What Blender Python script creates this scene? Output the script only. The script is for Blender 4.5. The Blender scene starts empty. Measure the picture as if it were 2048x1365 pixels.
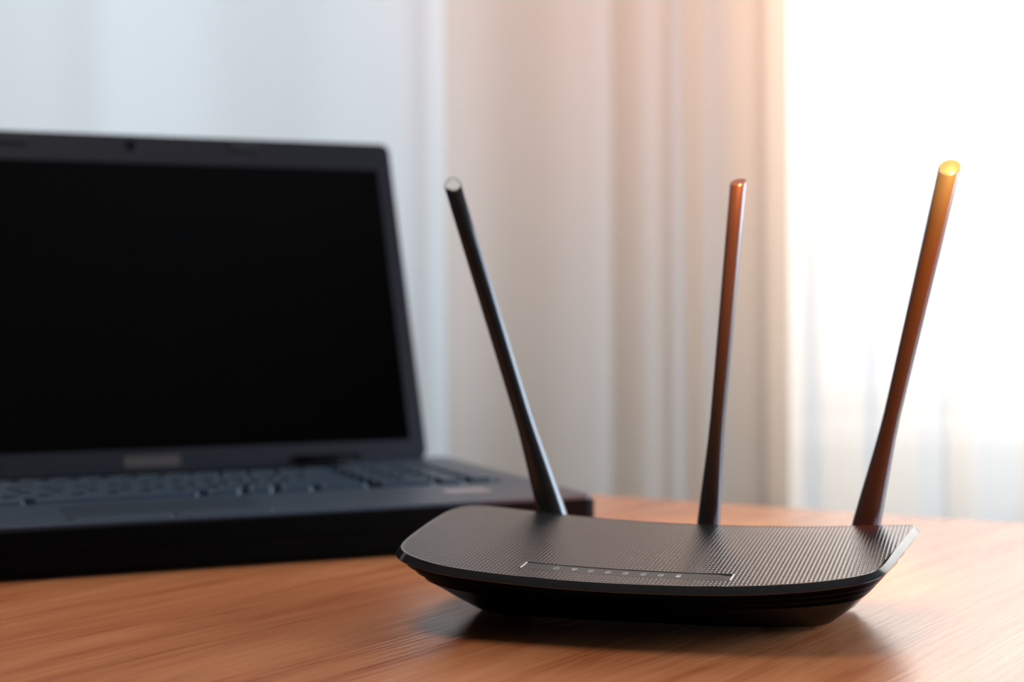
import bpy, bmesh, math, random
from mathutils import Vector, Matrix
random.seed(4)
C = bpy.context.scene.collection
sc = bpy.context.scene
S = 0.001                      # all measures below are in millimetres unless noted

# ---------------------------------------------------------------- camera
F_PX, PITCH, ROLL, CAM_H = 3065.0, 0.017411, -0.005695, 127.05
cam = bpy.data.cameras.new('camera'); camo = bpy.data.objects.new('camera', cam); C.objects.link(camo)
cam.sensor_width = 36; cam.lens = F_PX * 36 / 2048; cam.clip_start = 0.01
cam.dof.use_dof = True; cam.dof.focus_distance = 0.592; cam.dof.aperture_fstop = 6.3
camo.matrix_world = Matrix.Translation((0, 0, CAM_H * S)) @ Matrix.Rotation(math.pi / 2 - PITCH, 4, 'X') @ Matrix.Rotation(ROLL, 4, 'Z')
sc.camera = camo
sc.view_settings.view_transform = 'Standard'; sc.view_settings.look = 'None'
sc.view_settings.gamma = 1; sc.view_settings.exposure = 0; sc.view_settings.use_curve_mapping = False

# ---------------------------------------------------------------- world and lights
w = bpy.data.worlds.new('world'); sc.world = w; w.use_nodes = True
w.node_tree.nodes['Background'].inputs[0].default_value = (0.75, 0.85, 1.0, 1)
w.node_tree.nodes['Background'].inputs[1].default_value = 1.2

def area(name, loc, to, sx, sy, power, col, spread=180):
    l = bpy.data.lights.new(name, 'AREA'); l.shape = 'RECTANGLE'; l.size = sx; l.size_y = sy
    l.energy = power; l.color = col; l.spread = math.radians(spread)
    o = bpy.data.objects.new(name, l); C.objects.link(o); o.location = loc
    o.rotation_euler = (Vector(to) - Vector(loc)).to_track_quat('-Z', 'Y').to_euler()
    return o
def spot(name, loc, to, power, col, deg, blend, rad):
    l = bpy.data.lights.new(name, 'SPOT'); l.energy = power; l.color = col
    l.spot_size = math.radians(deg); l.spot_blend = blend; l.shadow_soft_size = rad
    o = bpy.data.objects.new(name, l); C.objects.link(o); o.location = loc
    o.rotation_euler = (Vector(to) - Vector(loc)).to_track_quat('-Z', 'Y').to_euler()
    return o
# daylight behind the curtains: cool on the left window, white on the right one
area('daylight_left', (-0.70, 2.3, 0.85), (-0.70, 1.0, 0.65), 1.1, 1.3, 7, (0.86, 0.95, 1.0))
area('daylight_right', (1.00, 2.3, 0.95), (0.80, 1.0, 0.45), 1.0, 1.2, 37, (1.0, 0.95, 0.87))
area('side_window_daylight', (1.56, 0.80, 0.43), (0.1, 0.80, 0.36), 1.3, 0.8, 48, (0.64, 0.81, 1.0))
# low warm sun behind the right window
spot('low_sun', (1.25, 3.2, 1.25), (0.42, 1.7, 0.42), 50, (1.0, 0.70, 0.42), 30, 1.0, 0.10)
# unseen overhead fill, added to brighten the table
area('overhead_fill', (-0.45, 0.70, 1.82), (-0.3, 0.70, 0.0), 0.9, 0.6, 13, (1.0, 0.94, 0.88))
# warm fill added above the frame to tint the drapes peach
spot('drape_peach_fill', (0.26, 1.22, 0.64), (0.20, 1.78, 0.56), 8, (1.0, 0.36, 0.18), 88, 1.0, 0.05)
# added spots just out of the frame, giving the antennas a lens-flare tint
spot('flare_tint_low', (0.215, 0.60, 0.272), (0.176, 0.664, 0.125), 12, (1.0, 0.13, 0.02), 30, 1.0, 0.008)
spot('flare_tint_mid', (0.215, 0.60, 0.272), (0.187, 0.661, 0.172), 9, (1.0, 0.30, 0.02), 34, 1.0, 0.008)
spot('flare_tint_tip', (0.215, 0.60, 0.272), (0.192, 0.663, 0.197), 8, (0.85, 1.0, 0.30), 27, 1.0, 0.008)
spot('flare_tint_second', (0.120, 0.60, 0.276), (0.098, 0.688, 0.160), 12, (1.0, 0.24, 0.07), 34, 1.0, 0.008)

# ---------------------------------------------------------------- materials
def mat(name, col, rough=0.5, metal=0.0, spec=0.5, coat=0.0):
    m = bpy.data.materials.new(name); m.use_nodes = True
    b = m.node_tree.nodes['Principled BSDF']
    b.inputs['Base Color'].default_value = (*col, 1); b.inputs['Roughness'].default_value = rough
    b.inputs['Metallic'].default_value = metal; b.inputs['Specular IOR Level'].default_value = spec
    b.inputs['Coat Weight'].default_value = coat
    return m
def N(m, t, **kw):
    n = m.node_tree.nodes.new(t)
    for k, v in kw.items(): setattr(n, k, v)
    return n
def L(m, a, b): m.node_tree.links.new(a, b)
def math_n(m, op, a, b=None, c=None):
    n = N(m, 'ShaderNodeMath', operation=op)
    for i, v in enumerate((a, b, c)):
        if v is None: continue
        if isinstance(v, (int, float)): n.inputs[i].default_value = v
        else: L(m, v, n.inputs[i])
    return n.outputs[0]
def bump(m, h, strength, dist):
    n = N(m, 'ShaderNodeBump'); n.inputs['Strength'].default_value = strength; n.inputs['Distance'].default_value = dist
    L(m, h, n.inputs['Height']); L(m, n.outputs[0], m.node_tree.nodes['Principled BSDF'].inputs['Normal'])
def noise(m, vec, scale, detail=3, rough=0.5, dist=0):
    n = N(m, 'ShaderNodeTexNoise'); n.inputs['Scale'].default_value = scale; n.inputs['Detail'].default_value = detail
    n.inputs['Roughness'].default_value = rough; n.inputs['Distortion'].default_value = dist
    L(m, vec, n.inputs['Vector']); return n.outputs['Fac']
def mapped(m, scale, rot=(0, 0, 0)):
    t = N(m, 'ShaderNodeTexCoord'); mp = N(m, 'ShaderNodeMapping')
    mp.inputs['Scale'].default_value = scale; mp.inputs['Rotation'].default_value = rot
    L(m, t.outputs['Object'], mp.inputs['Vector']); return mp.outputs[0]
def ramp(m, fac, stops):
    r = N(m, 'ShaderNodeValToRGB'); e = r.color_ramp.elements
    while len(e) < len(stops): e.new(0.5)
    for k, (p, c) in enumerate(stops): e[k].position = p; e[k].color = (*c, 1)
    L(m, fac, r.inputs[0]); return r.outputs[0]

# laminated table top: grain along local X
wood = mat('wood_laminate', (0.5, 0.2, 0.08), 0.25, spec=1.0)
v1 = mapped(wood, (1.6, 16, 16)); v2 = mapped(wood, (14, 420, 420)); v3 = mapped(wood, (5, 60, 60))
n1 = noise(wood, v1, 2.2, 4, 0.55, 1.2); n2 = noise(wood, v2, 1.0, 2, 0.6); n3 = noise(wood, v3, 1.0, 4, 0.6, 0.5)
mixf = math_n(wood, 'ADD', math_n(wood, 'MULTIPLY', n1, 0.42), math_n(wood, 'ADD', math_n(wood, 'MULTIPLY', n3, 0.33), math_n(wood, 'MULTIPLY', n2, 0.25)))
L(wood, ramp(wood, mixf, [(0.36, (0.40, 0.105, 0.032)), (0.47, (0.58, 0.190, 0.070)), (0.62, (0.70, 0.26, 0.105))]),
  wood.node_tree.nodes['Principled BSDF'].inputs['Base Color'])
bump(wood, math_n(wood, 'ADD', n2, math_n(wood, 'MULTIPLY', n3, 0.6)), 0.6, 0.0004)

# router shell: tiny pyramids on a fine grid
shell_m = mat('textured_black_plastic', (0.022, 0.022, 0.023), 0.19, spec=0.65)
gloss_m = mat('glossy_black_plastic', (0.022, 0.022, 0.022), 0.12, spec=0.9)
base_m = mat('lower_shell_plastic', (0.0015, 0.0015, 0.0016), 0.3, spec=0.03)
strip_m = mat('smooth_grey_strip', (0.045, 0.045, 0.043), 0.38)
gap_m = mat('dark_gap', (0.004, 0.004, 0.004), 0.6)
icon_m = mat('white_print', (0.62, 0.64, 0.65), 0.5)
clear_m = mat('polished_light_guide', (0.55, 0.58, 0.62), 0.08, spec=0.8)
ant_m = mat('satin_black_plastic', (0.030, 0.029, 0.030), 0.27, spec=0.9)
foot_m = mat('black_rubber', (0.01, 0.01, 0.01), 0.8)

lap_m = mat('laptop_case_plastic', (0.002, 0.002, 0.002), 0.5, spec=0.05)
deck_m = mat('palm_rest_plastic', (0.030, 0.044, 0.066), 0.42, spec=0.5)
key_m = mat('key_plastic', (0.030, 0.046, 0.066), 0.35, spec=0.4)
bezel_m = mat('bezel_plastic', (0.014, 0.013, 0.018), 0.38, spec=0.45)
screen_m = mat('screen_glass', (0.0012, 0.0012, 0.0012), 0.10, spec=0.25)
badge_m = mat('badge_print', (0.06, 0.045, 0.04), 0.45)
sticker_m = mat('pale_sticker', (0.30, 0.24, 0.25), 0.5)
lens_m = mat('lens_glass', (0.002, 0.002, 0.003), 0.1)

def cloth(name, col, trans, transp, back=None):
    m = bpy.data.materials.new(name); m.use_nodes = True; nt = m.node_tree; nt.nodes.clear()
    out = nt.nodes.new('ShaderNodeOutputMaterial')
    d = nt.nodes.new('ShaderNodeBsdfDiffuse'); t = nt.nodes.new('ShaderNodeBsdfTranslucent'); p = nt.nodes.new('ShaderNodeBsdfTransparent')
    d.inputs[0].default_value = (*col, 1); t.inputs[0].default_value = (*(back or col), 1)
    a = nt.nodes.new('ShaderNodeMixShader'); a.inputs[0].default_value = trans
    b = nt.nodes.new('ShaderNodeMixShader'); b.inputs[0].default_value = transp
    nt.links.new(d.outputs[0], a.inputs[1]); nt.links.new(t.outputs[0], a.inputs[2])
    nt.links.new(a.outputs[0], b.inputs[1]); nt.links.new(p.outputs[0], b.inputs[2]); nt.links.new(b.outputs[0], out.inputs[0])
    # faint weave
    tcn = nt.nodes.new('ShaderNodeTexCoord'); mp = nt.nodes.new('ShaderNodeMapping'); mp.inputs['Scale'].default_value = (900, 900, 60)
    no = nt.nodes.new('ShaderNodeTexNoise'); no.inputs['Scale'].default_value = 1
    bp = nt.nodes.new('ShaderNodeBump'); bp.inputs['Strength'].default_value = 0.1; bp.inputs['Distance'].default_value = 0.0005
    nt.links.new(tcn.outputs['Object'], mp.inputs[0]); nt.links.new(mp.outputs[0], no.inputs['Vector'])
    nt.links.new(no.outputs['Fac'], bp.inputs['Height']); nt.links.new(bp.outputs[0], d.inputs['Normal'])
    return m
drape_cool = cloth('pale_grey_drape', (0.78, 0.80, 0.79), 0.45, 0.0)
drape_warm = cloth('beige_drape', (0.66, 0.56, 0.485), 0.45, 0.0)
sheer_m = cloth('white_sheer', (0.92, 0.885, 0.85), 0.62, 0.10)
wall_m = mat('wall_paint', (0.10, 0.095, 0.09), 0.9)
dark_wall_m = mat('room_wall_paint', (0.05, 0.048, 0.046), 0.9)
floor_m = mat('floor_board', (0.10, 0.06, 0.04), 0.5)
vf = mapped(floor_m, (2, 30, 30)); L(floor_m, ramp(floor_m, noise(floor_m, vf, 2, 4), [(0.35, (0.07, 0.04, 0.025)), (0.65, (0.16, 0.10, 0.06))]), floor_m.node_tree.nodes['Principled BSDF'].inputs['Base Color'])
ceil_m = mat('ceiling_paint', (0.25, 0.24, 0.23), 0.9)
frame_m = mat('window_frame_paint', (0.75, 0.74, 0.72), 0.4)
metal_m = mat('brushed_metal', (0.6, 0.6, 0.6), 0.3, metal=1)

# ---------------------------------------------------------------- helpers
def link(name, verts, faces, m, parent=None, smooth=False, scale=S):
    me = bpy.data.meshes.new(name)
    me.from_pydata([(v[0] * scale, v[1] * scale, v[2] * scale) for v in verts], [], faces)
    bm = bmesh.new(); bm.from_mesh(me); bmesh.ops.recalc_face_normals(bm, faces=bm.faces); bm.to_mesh(me); bm.free()
    me.materials.append(m)
    if smooth: me.polygons.foreach_set('use_smooth', [True] * len(me.polygons))
    me.update()
    o = bpy.data.objects.new(name, me); C.objects.link(o)
    if parent: o.parent = parent
    return o
def empty(name, loc, rz=0):
    o = bpy.data.objects.new(name, None); C.objects.link(o); o.location = loc; o.rotation_euler = (0, 0, rz); o.empty_display_size = 0.02
    return o
def tag(o, label, cat, group=None):
    o['label'] = label; o['category'] = cat
    if group: o['group'] = group
def box_data(x0, x1, y0, y1, z0, z1):
    v = [(x, y, z) for z in (z0, z1) for y in (y0, y1) for x in (x0, x1)]
    return v, [(0, 2, 3, 1), (4, 5, 7, 6), (0, 1, 5, 4), (2, 6, 7, 3), (0, 4, 6, 2), (1, 3, 7, 5)]
def bevel_box(name, x0, x1, y0, y1, z0, z1, bev, m, parent=None, seg=3, scale=S, edges=None):
    v, f = box_data(x0, x1, y0, y1, z0, z1)
    o = link(name, v, f, m, parent, scale=scale)
    if bev:
        bm = bmesh.new(); bm.from_mesh(o.data)
        bmesh.ops.bevel(bm, geom=bm.edges[:], offset=bev * scale, segments=seg, affect='EDGES', profile=0.5, clamp_overlap=True)
        for f_ in bm.faces: f_.smooth = True
        bm.to_mesh(o.data); bm.free()
        try: o.data.set_sharp_from_angle(angle=math.radians(40))
        except Exception: pass
    return o
def rrect(x0, x1, y0, y1, r, n=5):
    pts = []
    for cx, cy, a0 in ((x1 - r, y0 + r, -90), (x1 - r, y1 - r, 0), (x0 + r, y1 - r, 90), (x0 + r, y0 + r, 180)):
        for k in range(n + 1):
            a = math.radians(a0 + 90 * k / n); pts.append((cx + r * math.cos(a), cy + r * math.sin(a)))
    return pts
def loft(rings, cap0=True, cap1=True):
    n = len(rings[0]); v = [p for r in rings for p in r]; f = []
    for i in range(len(rings) - 1):
        for k in range(n):
            a = i * n + k; b = i * n + (k + 1) % n
            f.append((a, b, b + n, a + n))
    if cap0: f.append(tuple(range(n)))
    if cap1: f.append(tuple(range((len(rings) - 1) * n, len(rings) * n)))
    return v, f
def slab(name, pts, z0, z1, m, parent=None, ch=0.5, smooth=False):
    """rounded-outline plate with small chamfers"""
    cx = sum(p[0] for p in pts) / len(pts); cy = sum(p[1] for p in pts) / len(pts)
    def ins(d):
        out = []
        for x, y in pts:
            l = math.hypot(x - cx, y - cy) or 1
            out.append((x - math.copysign(min(d, abs(x - cx)), x - cx), y - math.copysign(min(d, abs(y - cy)), y - cy)))
        return out
    a = ins(ch)
    rings = [[(x, y, z0) for x, y in a], [(x, y, z0 + ch) for x, y in pts], [(x, y, z1 - ch) for x, y in pts], [(x, y, z1) for x, y in a]]
    return link(name, *loft(rings), m, parent, smooth)

# ---------------------------------------------------------------- room
def struct(o): o['kind'] = 'structure'; return o
X0, X1, Y0, Y1, ZF, ZC = -2.0, 1.5, -2.2, 1.98, -0.74, 1.86
struct(bevel_box('floor', X0 - .1, X1 + .1, Y0 - .1, Y1 + .12, ZF - .1, ZF, 0, floor_m, scale=1))
struct(bevel_box('ceiling', X0 - .1, X1 + .1, Y0 - .1, Y1 + .12, ZC, ZC + .1, 0, ceil_m, scale=1))
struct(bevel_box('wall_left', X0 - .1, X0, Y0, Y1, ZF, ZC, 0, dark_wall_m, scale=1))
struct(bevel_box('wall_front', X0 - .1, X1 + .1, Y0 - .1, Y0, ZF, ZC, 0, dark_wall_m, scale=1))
# rear wall with two window openings
WZ0, WZ1 = -0.01, 1.45
wins = [(-1.25, 0.05), (0.36, 1.42)]
vv, ff = [], []
def addb(*a):
    v, f = box_data(*a); k = len(vv); vv.extend(v); ff.extend([tuple(i + k for i in q) for q in f])
addb(X0 - .1, X1 + .1, Y1, Y1 + .12, ZF, WZ0); addb(X0 - .1, X1 + .1, Y1, Y1 + .12, WZ1, ZC)
addb(X0 - .1, wins[0][0], Y1, Y1 + .12, WZ0, WZ1); addb(wins[0][1], wins[1][0], Y1, Y1 + .12, WZ0, WZ1); addb(wins[1][1], X1 + .1, Y1, Y1 + .12, WZ0, WZ1)
struct(link('wall_back', vv, ff, wall_m, scale=1))
for k, (a, b) in enumerate(wins):
    wn = struct(empty('window_%d' % (k + 1), ((a + b) / 2, Y1 + .06, WZ0)))
    hw = (b - a) / 2; hh = WZ1 - WZ0; t = 0.045
    for nm, bx in (('frame_rail', (-hw, hw, -.03, .03, 0, t)), ('frame_rail', (-hw, hw, -.03, .03, hh - t, hh)),
                   ('frame_stile', (-hw, -hw + t, -.03, .03, t, hh - t)), ('frame_stile', (hw - t, hw, -.03, .03, t, hh - t)),
                   ('mullion', (-.03, .03, -.03, .03, t, hh - t))):
        bevel_box(nm, *bx, 0.004, frame_m, wn, scale=1)
    bevel_box('window_sill', -hw - .04, hw + .04, -.15, -.035, -.03, 0.0, 0.004, frame_m, wn, scale=1)

vv, ff = [], []
addb(X1, X1 + .1, Y0, .15, ZF, ZC); addb(X1, X1 + .1, 1.45, Y1, ZF, ZC); addb(X1, X1 + .1, .15, 1.45, ZF, 0.0); addb(X1, X1 + .1, .15, 1.45, 0.84, ZC)
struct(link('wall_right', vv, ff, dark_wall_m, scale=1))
wn = struct(empty('window_3', (X1 + .05, .80, 0)))
for nm, bx in (('frame_rail', (-.02, .02, -.65, .65, 0, .04)), ('frame_rail', (-.02, .02, -.65, .65, 0.80, 0.84)), ('frame_stile', (-.02, .02, -.65, -.61, .04, 0.80)), ('frame_stile', (-.02, .02, .61, .65, .04, 0.80)), ('mullion', (-.02, .02, -.02, .02, .04, 0.80))):
    bevel_box(nm, *bx, 0.004, frame_m, wn, scale=1)

# ---------------------------------------------------------------- curtains
def curtain(name, x0, x1, y, fn, m, zt=1.62, zb=-0.70, n=420):
    vs, fs = [], []
    rows = [zb, -0.35, 0.0, 0.35, 0.7, 1.1, zt]
    for r, z in enumerate(rows):
        for i in range(n + 1):
            x = x0 + (x1 - x0) * i / n
            vs.append((x, y + fn(x) * (1 - 0.12 * r / 6) + 0.002 * math.sin(r * 1.7 + x * 9), z))
    for r in range(len(rows) - 1):
        for i in range(n):
            a = r * (n + 1) + i; fs.append((a, a + 1, a + n + 2, a + n + 1))
    return link(name, vs, fs, m, scale=1, smooth=True)
def pxx(px, y): return (px - 1024) / F_PX * y      # the x position a fold has at depth y, read off the photograph once
def bumps(lst, y, g=1.0):
    data = [(pxx(p, y), s * y / F_PX, a * g) for p, s, a in lst]
    def fn(x):
        return sum(a * math.exp(-((x - c) / s) ** 2) for c, s, a in data)
    return fn
YL, YM, YR = 1.72, 1.78, 1.74
fl = bumps([(-500, 160, .02), (-120, 120, .025), (205, 60, -.012), (410, 110, .018), (640, 120, -.012), (860, 26, -.008)], YL, .45)
c1 = curtain('drape', -1.55, pxx(893, YL), YL, fl, drape_cool)
tag(c1, 'smooth pale grey drape hanging behind the open laptop', 'curtain')
fm = bumps([(960, 80, .02), (1130, 70, -.012), (1225, 22, .014), (1290, 30, -.012), (1345, 18, -.012), (1372, 14, .012), (1408, 16, -.012), (1470, 40, .012), (1540, 20, .016), (1572, 16, -.02)], YM, .55)
c2 = curtain('drape', pxx(878, YM), pxx(1586, YM), YM, fm, drape_warm)
tag(c2, 'beige drape with narrow folds hanging between the laptop and the bright sheer curtain', 'curtain')
fr = bumps([(1600, 18, -.015), (1650, 26, .02), (1722, 20, -.022), (1768, 20, .018), (1830, 26, -.016), (1905, 16, .03), (1950, 26, -.016), (2040, 26, .02), (2120, 28, -.02), (2200, 28, .02), (2300, 30, -.02), (2400, 30, .02), (2520, 30, -.02), (2640, 30, .02)], YR, .45)
c3 = curtain('sheer_curtain', pxx(1578, YR), 1.44, YR, fr, sheer_m)
tag(c3, 'white sheer curtain glowing with daylight at the right', 'curtain')
bpy.ops.mesh.primitive_cylinder_add(radius=0.012, depth=2.98, location=(-0.05, 1.75, 1.64), rotation=(0, math.pi / 2, 0))
rod = bpy.context.object; rod.name = 'curtain_rod'; rod.data.materials.append(metal_m); tag(rod, 'metal rod the curtains hang from, above the frame', 'curtain rod')

# ---------------------------------------------------------------- table
ta = math.radians(-32.5)
TD = Vector((math.cos(ta), math.sin(ta))); TN = Vector((-math.sin(ta), math.cos(ta)))      # along the far edge / away from camera
EP = Vector((64.5, 1071.0))
tl = empty('table', ((EP.x + TD.x * 0 - TN.x * 550) * S, (EP.y - TN.y * 550) * S, ZF), ta)
H0 = -ZF * 1000
top = slab('tabletop', rrect(-1000, 900, -750, 550, 25, 8), H0 - 26, H0, wood, tl, ch=2.5)
top.data.transform(Matrix.Rotation(-(math.radians(55) - ta), 4, 'Z')); top.rotation_euler = (0, 0, math.radians(55) - ta)   # grain runs along the piece's own x
for x in (-930, 830):
    for y in (-680, 480):
        bevel_box('leg', x - 25, x + 25, y - 25, y + 25, 0, H0 - 26, 3, wood, tl)
bevel_box('apron', -905, 805, 470, 490, H0 - 106, H0 - 26, 1, wood, tl); bevel_box('apron', -905, 805, -690, -670, H0 - 106, H0 - 26, 1, wood, tl)
tag(tl, 'orange-brown wood laminate table under the router and laptop', 'table')

# ---------------------------------------------------------------- laptop (local x runs left to right, y front to back)
LT = 0.37993
lo = Vector((47.15, 844.2))
lap = empty('laptop', (lo.x * S, lo.y * S, 0), LT)     # local: right front corner at x=0; the body lies at negative x
LW, LD = 410.0, 258.0
tag(lap, 'open black laptop with a dark blank screen on the table behind the router', 'laptop')
# tapering lower case
def lerp_ring(i, z): return [(x, y, z) for x, y in i]
low = [lerp_ring(rrect(-LW + 44, -48, 3, LD - 14, 6), 1.5), lerp_ring(rrect(-LW + 34, -36, 1.5, LD - 8, 6), 4),
       lerp_ring(rrect(-LW + 4, -5, 0.8, LD - 2, 6), 13.5)]
link('lower_case', *loft(low), lap_m, lap)
slab('case_rim', rrect(-LW, 0, 0, LD, 7, 6), 13.2, 25.1, lap_m, lap, ch=1.2)
# palm rest frame with a well for the keyboard
KX0, KX1, KY0, KY1 = -384.0, -22.0, 86.0, 208.0
outer = rrect(-LW + 1.5, -1.5, 1.5, LD - 1.5, 6, 6)
inner = rrect(KX0, KX1, KY0, KY1, 3, 6)
rings = [[(x, y, 24.6) for x, y in outer], [(x, y, 26.4) for x, y in outer],
         [(x * .998 - .4, y * .996 + .5, 27.0) for x, y in outer], [(x, y, 27.0) for x, y in inner], [(x, y, 25.05) for x, y in inner]]
link('palm_rest', *loft(rings, True, False), deck_m, lap)
tp = slab('touchpad', rrect(-280, -180, 20, 72, 3, 4), 26.6, 27.25, mat('touchpad_plastic', (0.018, 0.028, 0.044), 0.42), lap, ch=.2)
for a, b in ((-280, -231), (-229, -180)):
    slab('touchpad_button', rrect(a, b, 6, 18, 2, 4), 26.6, 27.7, deck_m, lap, ch=.3)
slab('sticker', rrect(-72, -46, 42, 60, 2, 4), 26.9, 27.1, sticker_m, lap, ch=.05)['label'] = 'small pale rounded sticker'
slab('power_button', rrect(-60, -40, 222, 228, 2, 4), 26.8, 27.6, key_m, lap, ch=.2)
slab('speaker_grille', rrect(-360, -80, 214, 236, 2, 4), 26.8, 27.3, lap_m, lap, ch=.15)
# keys
kmesh = {}
def key(cx, cy, wd, dp):
    k = (round(wd, 1), round(dp, 1))
    if k not in kmesh:
        r0 = [(x, y, 25.2) for x, y in rrect(-wd / 2, wd / 2, -dp / 2, dp / 2, 1.2, 2)]
        r1 = [(x, y, 28.2) for x, y in rrect(-wd / 2 + .5, wd / 2 - .5, -dp / 2 + .5, dp / 2 - .5, 1.2, 2)]
        r2 = [(x, y, 29.4) for x, y in rrect(-wd / 2 + 1.5, wd / 2 - 1.5, -dp / 2 + 1.5, dp / 2 - 1.0, 1.2, 2)]
        o = link('key', *loft([r0, r1, r2], False, True), key_m, lap); kmesh[k] = o.data
    else:
        o = bpy.data.objects.new('key', kmesh[k]); C.objects.link(o); o.parent = lap
    o.location = (cx * S, cy * S, 0)
U = 18.6
rowsk = [[1.25, 1, 1.25, 1.25, 5.0, 1.25, 1, 1.25, 1.75], [2.25] + [1] * 10 + [2.75], [1.75] + [1] * 11 + [2.25], [1.5] + [1] * 12 + [1.5], [1] * 13 + [2]]
for r, row in enumerate(rowsk):
    x = KX0 + 2; y = KY0 + 2 + U / 2 + r * U * 1.02
    tot = sum(row); sc_ = 15.0 / tot
    for wd in row:
        W_ = wd * sc_ * U; key(x + W_ / 2, y, W_ - 4.2, U - 5.2); x += W_
x = KX0 + 2
for k in range(16):
    W_ = 15.0 * U / 16; key(x + W_ / 2, KY0 + 2 + 5 * U * 1.02 + 7, W_ - 2.6, 11.5); x += W_
for r in range(6):
    for c in range(4):
        if r == 0 and c == 1: continue
        px0 = KX0 + 2 + 15 * U + 4 + c * U
        if r == 0 and c == 0: key(px0 + U, KY0 + 2 + U / 2, 2 * U - 4.2, U - 5.2); continue
        if r < 5: key(px0 + U / 2, KY0 + 2 + U / 2 + r * U * 1.02, U - 4.2, U - 5.2)
        else: key(px0 + U / 2, KY0 + 2 + 5 * U * 1.02 + 7, U - 2.8, 11.5)
# lid, leaning back; built flat in its own frame: x across, z up, y thickness
TILT = 0.3664
M_l = Matrix.Translation((0, 246 * S, 27.06 * S)) @ Matrix.Rotation(-TILT, 4, 'X')
def lidpart(name, x0, x1, z0, z1, y0, y1, m, parent=None, r=5, ch=.4, local=False):
    pts = rrect(x0, x1, z0, z1, r, 5)
    cx = (x0 + x1) / 2; cz = (z0 + z1) / 2
    sh = [(x - math.copysign(ch, x - cx), z - math.copysign(ch, z - cz)) for x, z in pts]
    rings = [[(x, y0, z) for x, z in sh], [(x, y0 + ch, z) for x, z in pts], [(x, y1 - ch, z) for x, z in pts], [(x, y1, z) for x, z in sh]]
    o = link(name, *loft(rings), m, parent or lap)
    o.data.transform(M_l)
    return o
lid = lidpart('lid', -394.5, -15.7, 0, 244.4, 3.0, 9.0, lap_m, r=7, ch=1.2)
bx0, bx1, bz0, bz1 = -382.0, -27.5, 14.0, 222.0
po = rrect(-394.0, -16.2, 0.6, 243.9, 6.5, 5); pi = rrect(bx0, bx1, bz0, bz1, 1.2, 5)
rings = [[(x, 3.3, z) for x, z in po], [(x, .5, z) for x, z in po], [(x * .9985 - .3, 0, z * .996 + .5) for x, z in po],
         [(x, 0, z) for x, z in pi], [(x, 1.8, z) for x, z in pi]]
bez = link('bezel', *loft(rings, False, False), bezel_m, lap); bez.data.transform(M_l)
lidpart('screen', bx0 - 1, bx1 + 1, bz0 - 1, bz1 + 1, 1.5, 3.2, screen_m, r=1, ch=.1)['label'] = 'blank black glossy screen'
lidpart('webcam', -209, -201, 231, 239, -.5, .5, lens_m, r=3.5, ch=.1)
for x in (-125.5, -285):
    lidpart('rubber_bumper', x - 11, x + 11, 234.5, 241, -1.6, .3, foot_m, r=2.5, ch=.3)
lidpart('badge', -223, -187, 2.0, 9.5, -.35, .4, badge_m, r=1, ch=.1)['label'] = 'brownish name badge below the screen'
for x0, x1 in ((-345, -300), (-110, -65)):
    o = link('hinge', *loft([[(x0 + (x1 - x0) * t, 247 + 5.2 * math.cos(a * math.pi / 8), 27.5 + 5.2 * math.sin(a * math.pi / 8)) for a in range(16)] for t in (0, 1)]), lap_m, lap, True)
for x in (-350, -70):
    for y in (22, 225):
        slab('foot', rrect(x - 12, x + 12, y - 5, y + 5, 3, 3), 0, 2.2, foot_m, lap, ch=.3)

# ---------------------------------------------------------------- router (local x along its width, y towards its rear)
RT = math.radians(-17.5)
rt = empty('wifi_router', (78 * S, 680 * S, 0), RT)
tag(rt, 'black router with three upright antennas and a dotted top shell, in front of the laptop', 'router')
ctl = [(-102.5, -87.5), (-98, -95.5), (-90, -102), (-77, -107.6), (-60, -110), (-43, -110.6), (-27, -110.8), (-7, -110.3), (10, -109.2), (31, -107.8),
       (47, -105), (62, -100.8), (74, -95.3), (83.5, -88.5), (88.6, -78), (92, -53), (95.3, -24), (97.6, -2), (95, 4.6), (84, 6.2), (70, 6), (49, 5.5), (14, 5), (-14, 5), (-45, 5.6),
       (-72, 7), (-88, 7.6), (-98.5, 5.8), (-104.6, -1.5), (-107, -12), (-107.5, -25), (-106.9, -43), (-105.9, -61), (-104.6, -77)]
def catmull(P, n):
    out = []; m = len(P)
    for i in range(m):
        p0, p1, p2, p3 = (Vector(P[(i + k) % m]) for k in (-1, 0, 1, 2))
        for j in range(n):
            t = j / n
            out.append(0.5 * ((2 * p1) + (-p0 + p2) * t + (2 * p0 - 5 * p1 + 4 * p2 - p3) * t * t + (-p0 + 3 * p1 - 3 * p2 + p3) * t ** 3))
    return out
out = catmull(ctl, 6)
for _ in range(2):
    out = [(out[i - 1] + out[i] * 2 + out[(i + 1) % len(out)]) / 4 for i in range(len(out))]
NO = len(out)
def zt(wx, d):
    return 32.6 + .00043 * (wx - 3) ** 2 - .006 * wx - 7.6 * (max(0.0, 5 - d) / 115) ** 1.2
nrm = []
for i in range(NO):
    t = (out[(i + 1) % NO] - out[i - 1]).normalized(); nrm.append(Vector((t.y, -t.x)))
cen = Vector((-7, -50))
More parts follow.
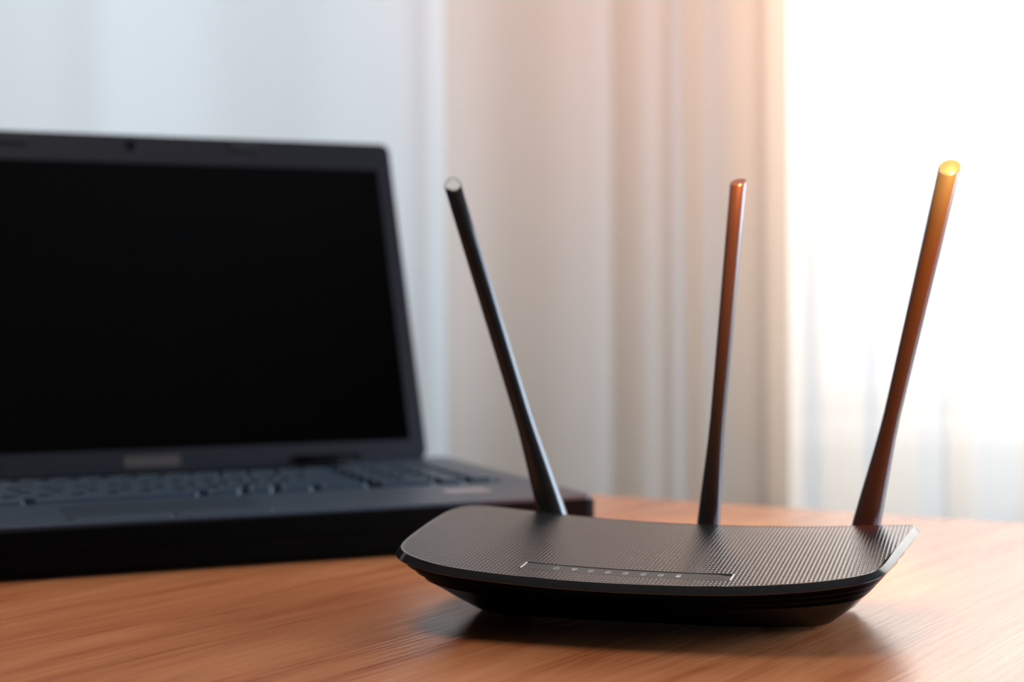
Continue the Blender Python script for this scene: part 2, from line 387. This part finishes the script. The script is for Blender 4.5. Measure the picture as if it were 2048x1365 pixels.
# top shell: a fine grid of small pits, really modelled, with a smooth recess for the indicator strip
SX0, SX1, SY0, SY1, REC = -48.3, 34.7, -98.4, -88.2, 0.45
import numpy as np
def shell_mesh():
    PX, PY = 1.65, 2.9
    gx = np.arange(-109, 99.2, PX / 7); gy = np.arange(-112.2, 9, PY / 8)
    Xg, Yg = np.meshgrid(gx, gy)
    Z = 32.6 + .00043 * (Xg - 3) ** 2 - .006 * Xg - 7.6 * (np.maximum(0, 5 - Yg) / 115) ** 1.2
    pit = (np.sin(np.pi * Xg / PX) ** 2) ** 0.8 * (np.sin(np.pi * Yg / PY) ** 2) ** 0.8
    mrg = 1.0
    near = (Xg > SX0 - .3) & (Xg < SX1 + .3) & (Yg > SY0 - .3) & (Yg < SY1 + .3)
    rec = (Xg > SX0) & (Xg < SX1) & (Yg > SY0) & (Yg < SY1)
    poly = np.array([(p.x, p.y) for p in out]); c = poly.mean(0)
    def inside(px, py, P):
        r = np.zeros(px.shape, bool); m = len(P)
        for a in range(m):
            x1, y1 = P[a]; x2, y2 = P[(a + 1) % m]
            if y1 == y2: continue
            cnd = ((y1 > py) != (y2 > py)) & (px < (x2 - x1) * (py - y1) / (y2 - y1) + x1)
            r ^= cnd
        return r
    inner_p = poly - np.array([(q.x, q.y) for q in nrm]) * 1.1
    deep = inside(Xg, Yg, inner_p)
    Z = Z - 0.20 * pit * (~near) * deep - REC * rec
    ok = inside(Xg, Yg, poly - np.array([(q.x, q.y) for q in nrm]) * 0.1)
    ny, nx = Xg.shape
    idx = np.arange(ny * nx).reshape(ny, nx)
    q = np.stack([idx[:-1, :-1], idx[:-1, 1:], idx[1:, 1:], idx[1:, :-1]], -1).reshape(-1, 4)
    o4 = ok.reshape(-1)[q].all(1); q = q[o4]
    used, inv = np.unique(q, return_inverse=True); q = inv.reshape(-1, 4)
    V = np.stack([Xg, Yg, Z], -1).reshape(-1, 3)[used] * S
    me = bpy.data.meshes.new('top_shell')
    me.vertices.add(len(V)); me.vertices.foreach_set('co', V.ravel())
    me.loops.add(q.size); me.loops.foreach_set('vertex_index', q.ravel().astype(np.int32))
    me.polygons.add(len(q)); me.polygons.foreach_set('loop_start', np.arange(0, q.size, 4, dtype=np.int32))
    me.polygons.foreach_set('use_smooth', np.ones(len(q), bool))
    me.update(calc_edges=True); me.validate(); me.materials.append(shell_m)
    return me
tsh = bpy.data.objects.new('top_shell', shell_mesh()); C.objects.link(tsh); tsh.parent = rt
tsh['label'] = 'dark grey top shell covered in a fine grid of small pits'
# rim: glossy bevelled band
def off(d, dz, base=None):
    return [(out[i].x + nrm[i].x * d, out[i].y + nrm[i].y * d, zt(out[i].x, out[i].y) + (dz * (1 - .34 * max(0, nrm[i].x) ** 2) if dz < -1 else dz)) for i in range(NO)]
prof = [(-.75, -.6), (-.7, .04), (-.3, .12), (0.1, .10), (1.95, -2.45), (2.15, -2.8), (2.1, -3.1)]
v, f = loft([off(*p) for p in prof], False, False)
rim = link('rim', v, f, gloss_m, rt, True); rim['label'] = 'glossy bevelled edge band'
try: rim.data.set_sharp_from_angle(angle=math.radians(28))
except Exception: pass
# bottom shell with stepped ridges
def foot_pt(p): return Vector((-9 + .77 * (p.x + 9), -12 + .56 * (p.y + 12)))
brs = []
steps = [(0, 0), (.10, .07), (.12, .14), (.21, .20), (.23, .27), (.32, .33), (.34, .40), (.5, .54), (.75, .78), (.92, .93), (1.0, 1.0)]
for s, q in steps:
    r = []
    for i in range(NO):
        a = Vector((out[i].x + nrm[i].x * 2.05, out[i].y + nrm[i].y * 2.05)); b = foot_pt(out[i]); p = a.lerp(b, s)
        z0 = zt(out[i].x, out[i].y) - 3.05 * (1 - .34 * max(0, nrm[i].x) ** 2)
        r.append((p.x, p.y, z0 + (2.0 - z0) * q))
    brs.append(r)
v, f = loft(brs, False, True)
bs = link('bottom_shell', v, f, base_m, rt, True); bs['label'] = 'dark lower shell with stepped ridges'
try: bs.data.set_sharp_from_angle(angle=math.radians(25))
except Exception: pass
for x, y in ((-78, -8), (58, -8), (-66, -44), (44, -44)):
    r0 = [(x + 5 * math.cos(a * math.pi / 8), y + 5 * math.sin(a * math.pi / 8)) for a in range(16)]
    link('foot', *loft([[(p[0], p[1], 0) for p in r0], [(p[0], p[1], 2.3) for p in r0]]), foot_m, rt)
# indicator strip lying in its recess
def rz(x, y): return zt(x, y) - REC
vs, fs = [], []
n_ = 48
def strip_span(x):
    u = max(0.0, (x - (SX1 - 9)) / 9); ub = max(0, 1 - (x - SX0) / 1.5)
    return SY0 + .4 + .8 * ub, SY1 - .35 - 4.5 * u ** 2.2 - 1.0 * ub
for i in range(n_ + 1):
    x = SX0 + .5 + (SX1 - SX0 - 1.0) * i / n_; a, b = strip_span(x)
    for y, h in ((a, .02), (a, .26), (b, .26), (b, .02)): vs.append((x, y, rz(x, y) + h))
for i in range(n_):
    for t in range(3): q = i * 4 + t; fs.append((q, q + 1, q + 5, q + 4))
fs += [(0, 1, 2, 3), (n_ * 4, n_ * 4 + 1, n_ * 4 + 2, n_ * 4 + 3)]
stp = link('indicator_strip', vs, fs, strip_m, rt); stp['label'] = 'smooth strip with eight small printed icons'
for xe in (SX0 + .1, SX1 - .1):
    P = []
    for y_ in (SY0 + .3, SY0 + 1, SY1 - 1, SY1 - .3):
        z_ = zt(xe, y_)
        P.append([(xe - .3, y_, z_ - .02), (xe - .18, y_, z_ + .22), (xe, y_, z_ + .22), (xe + .5, y_, z_ - .05), (xe + .5, y_, z_ - .4), (xe - .3, y_, z_ - .4)])
    link('strip_end', *loft(P), gloss_m, rt)
# icons: small printed marks on the strip
ixs = [-34.6, -27.5, -20.6, -13.7, -6.7, 0.3, 7.2, 14.1]
def ring_mark(cx, cy, r0, r1, a0=0, a1=360, n=20):
    vs, fs = [], []
    for k in range(n + 1):
        a = math.radians(a0 + (a1 - a0) * k / n)
        for r in (r0, r1): vs.append((cx + r * math.cos(a), cy + r * math.sin(a)))
    for k in range(n): fs.append((2 * k, 2 * k + 1, 2 * k + 3, 2 * k + 2))
    return vs, fs
def bar_mark(x0, x1, y0, y1): return [(x0, y0), (x1, y0), (x1, y1), (x0, y1)], [(0, 1, 2, 3)]
def icon(marks, cx, cy):
    vs, fs = [], []
    for v_, f_ in marks:
        k = len(vs); vs += v_; fs += [tuple(i + k for i in q) for q in f_]
    V3 = [(cx + a, cy + b, rz(cx + a, cy + b) + .29) for a, b in ((a_ * 1.0, b_ * 1.75) for a_, b_ in vs)]
    o = link('icon', V3, fs, icon_m, stp)
    for p in o.data.polygons: p.use_smooth = False
def disc(cx, cy, r, n=14): return [(cx + r * math.cos(2 * math.pi * k / n), cy + r * math.sin(2 * math.pi * k / n)) for k in range(n)], [tuple(range(n))]
power = [ring_mark(0, 0, .8, 1.08, 125, 415), bar_mark(-.13, .13, 0, 1.2)]
wifi = [ring_mark(0, -1.0, 1.7, 2.15, 50, 130), ring_mark(0, -1.0, 1.0, 1.4, 50, 130), ring_mark(0, -1.0, 0, .7, 50, 130)]
def port(n): return [ring_mark(0, 0, .85, 1.08), bar_mark(-.45, .45, -.45, -.1), bar_mark(-.12, .12, -.1, .5)]
globe = [ring_mark(0, 0, .85, 1.08), bar_mark(-.9, .9, -.1, .1), ring_mark(0, 0, .35, .5)]
lock = [bar_mark(-.9, .9, -.95, .35), ring_mark(0, .3, .55, .85, 0, 180)]
for k, m_ in enumerate([power, wifi, port(1), port(2), port(3), port(4), globe, lock]):
    icon(m_, ixs[k], -93.2)

# antennas: axis points and half widths in the router's own frame, fan-shaped
def antenna(label, base, tip, wb, wt, kink, depth, cutx, cuty, bend=(0, 0)):
    b = Vector(base); t = Vector(tip); ax = (t - b).normalized()
    side = Vector((1, 0, 0)); side = (side - ax * side.dot(ax)).normalized(); back = ax.cross(side) * -1
    if back.y < 0: back = -back
    n = 28; ringsA = []
    Ltot = (t - b).length
    stations = [0, .04, .08, .12, .16, .20, .235, .26, .285, .31, .36, .5, .7, .85, 1.0]
    for s in stations:
        c = b + (t - b) * s + side * (bend[0] * math.exp(-(s / .18) ** 2))
        u = min(1, s / kink); u = u * u * (3 - 2 * u) if s < kink else 1
        hw_ = wb + (wt[0] - wb) * u if s < kink else wt[0] + (wt[1] - wt[0]) * (s - kink) / (1 - kink)
        hd_ = hw_ * depth if s >= kink else (wb * .8 + (wt[0] * depth - wb * .8) * u)
        r = []
        for k in range(n):
            a = 2 * math.pi * k / n
            cx_, sx_ = math.cos(a), math.sin(a)
            p = c + side * (hw_ * math.copysign(abs(cx_) ** .97, cx_)) + back * (hd_ * math.copysign(abs(sx_) ** .97, sx_))
            if s == 1.0: p += ax * (cx_ * hw_ * cutx + sx_ * hd_ * cuty)
            r.append(tuple(p))
        ringsA.append(r)
    # softly rounded cut
    lastr = ringsA[-1]; c = Vector((0, 0, 0))
    for p in lastr: c += Vector(p) / n
    ringsA[-1] = [tuple(Vector(p) - ax * .5) for p in lastr]
    ringsA.append([tuple(c + (Vector(p) - c) * .93) for p in lastr])
    o = link('antenna', *loft(ringsA), ant_m, rt, True); o['label'] = label
    try: o.data.set_sharp_from_angle(angle=math.radians(32))
    except Exception: pass
    # swivel joint behind the shell
    hb = b - ax * 0
    rg = []
    for yy, rr in ((hb.y - 9, 4.5), (hb.y - 6, 6.2), (hb.y + 5.5, 6.2), (hb.y + 7, 5)):
        rg.append([(hb.x + rr * math.cos(a * math.pi / 10), yy, hb.z + rr * math.sin(a * math.pi / 10)) for a in range(20)])
    link('swivel_joint', *loft(rg), gloss_m, o, True)
    return o
antenna('black left antenna leaning to the left with a slanted tip', (-63.0, 14, 22.7), (-115.3, 14, 189.1), 6.9, (4.2, 4.25), .38, .95, -.35, 1.0, (-0.5, 0))
antenna('middle antenna, nearly upright', (5.4, 14, 19.7), (20.5, 14, 185.8), 5.4, (3.4, 3.7), .38, 1.0, .15, .5)
antenna('right antenna leaning to the right with a broad slanted tip', (73.6, 14, 22.2), (111.6, 14, 189.4), 6.3, (3.6, 4.6), .38, .9, .15, .9)
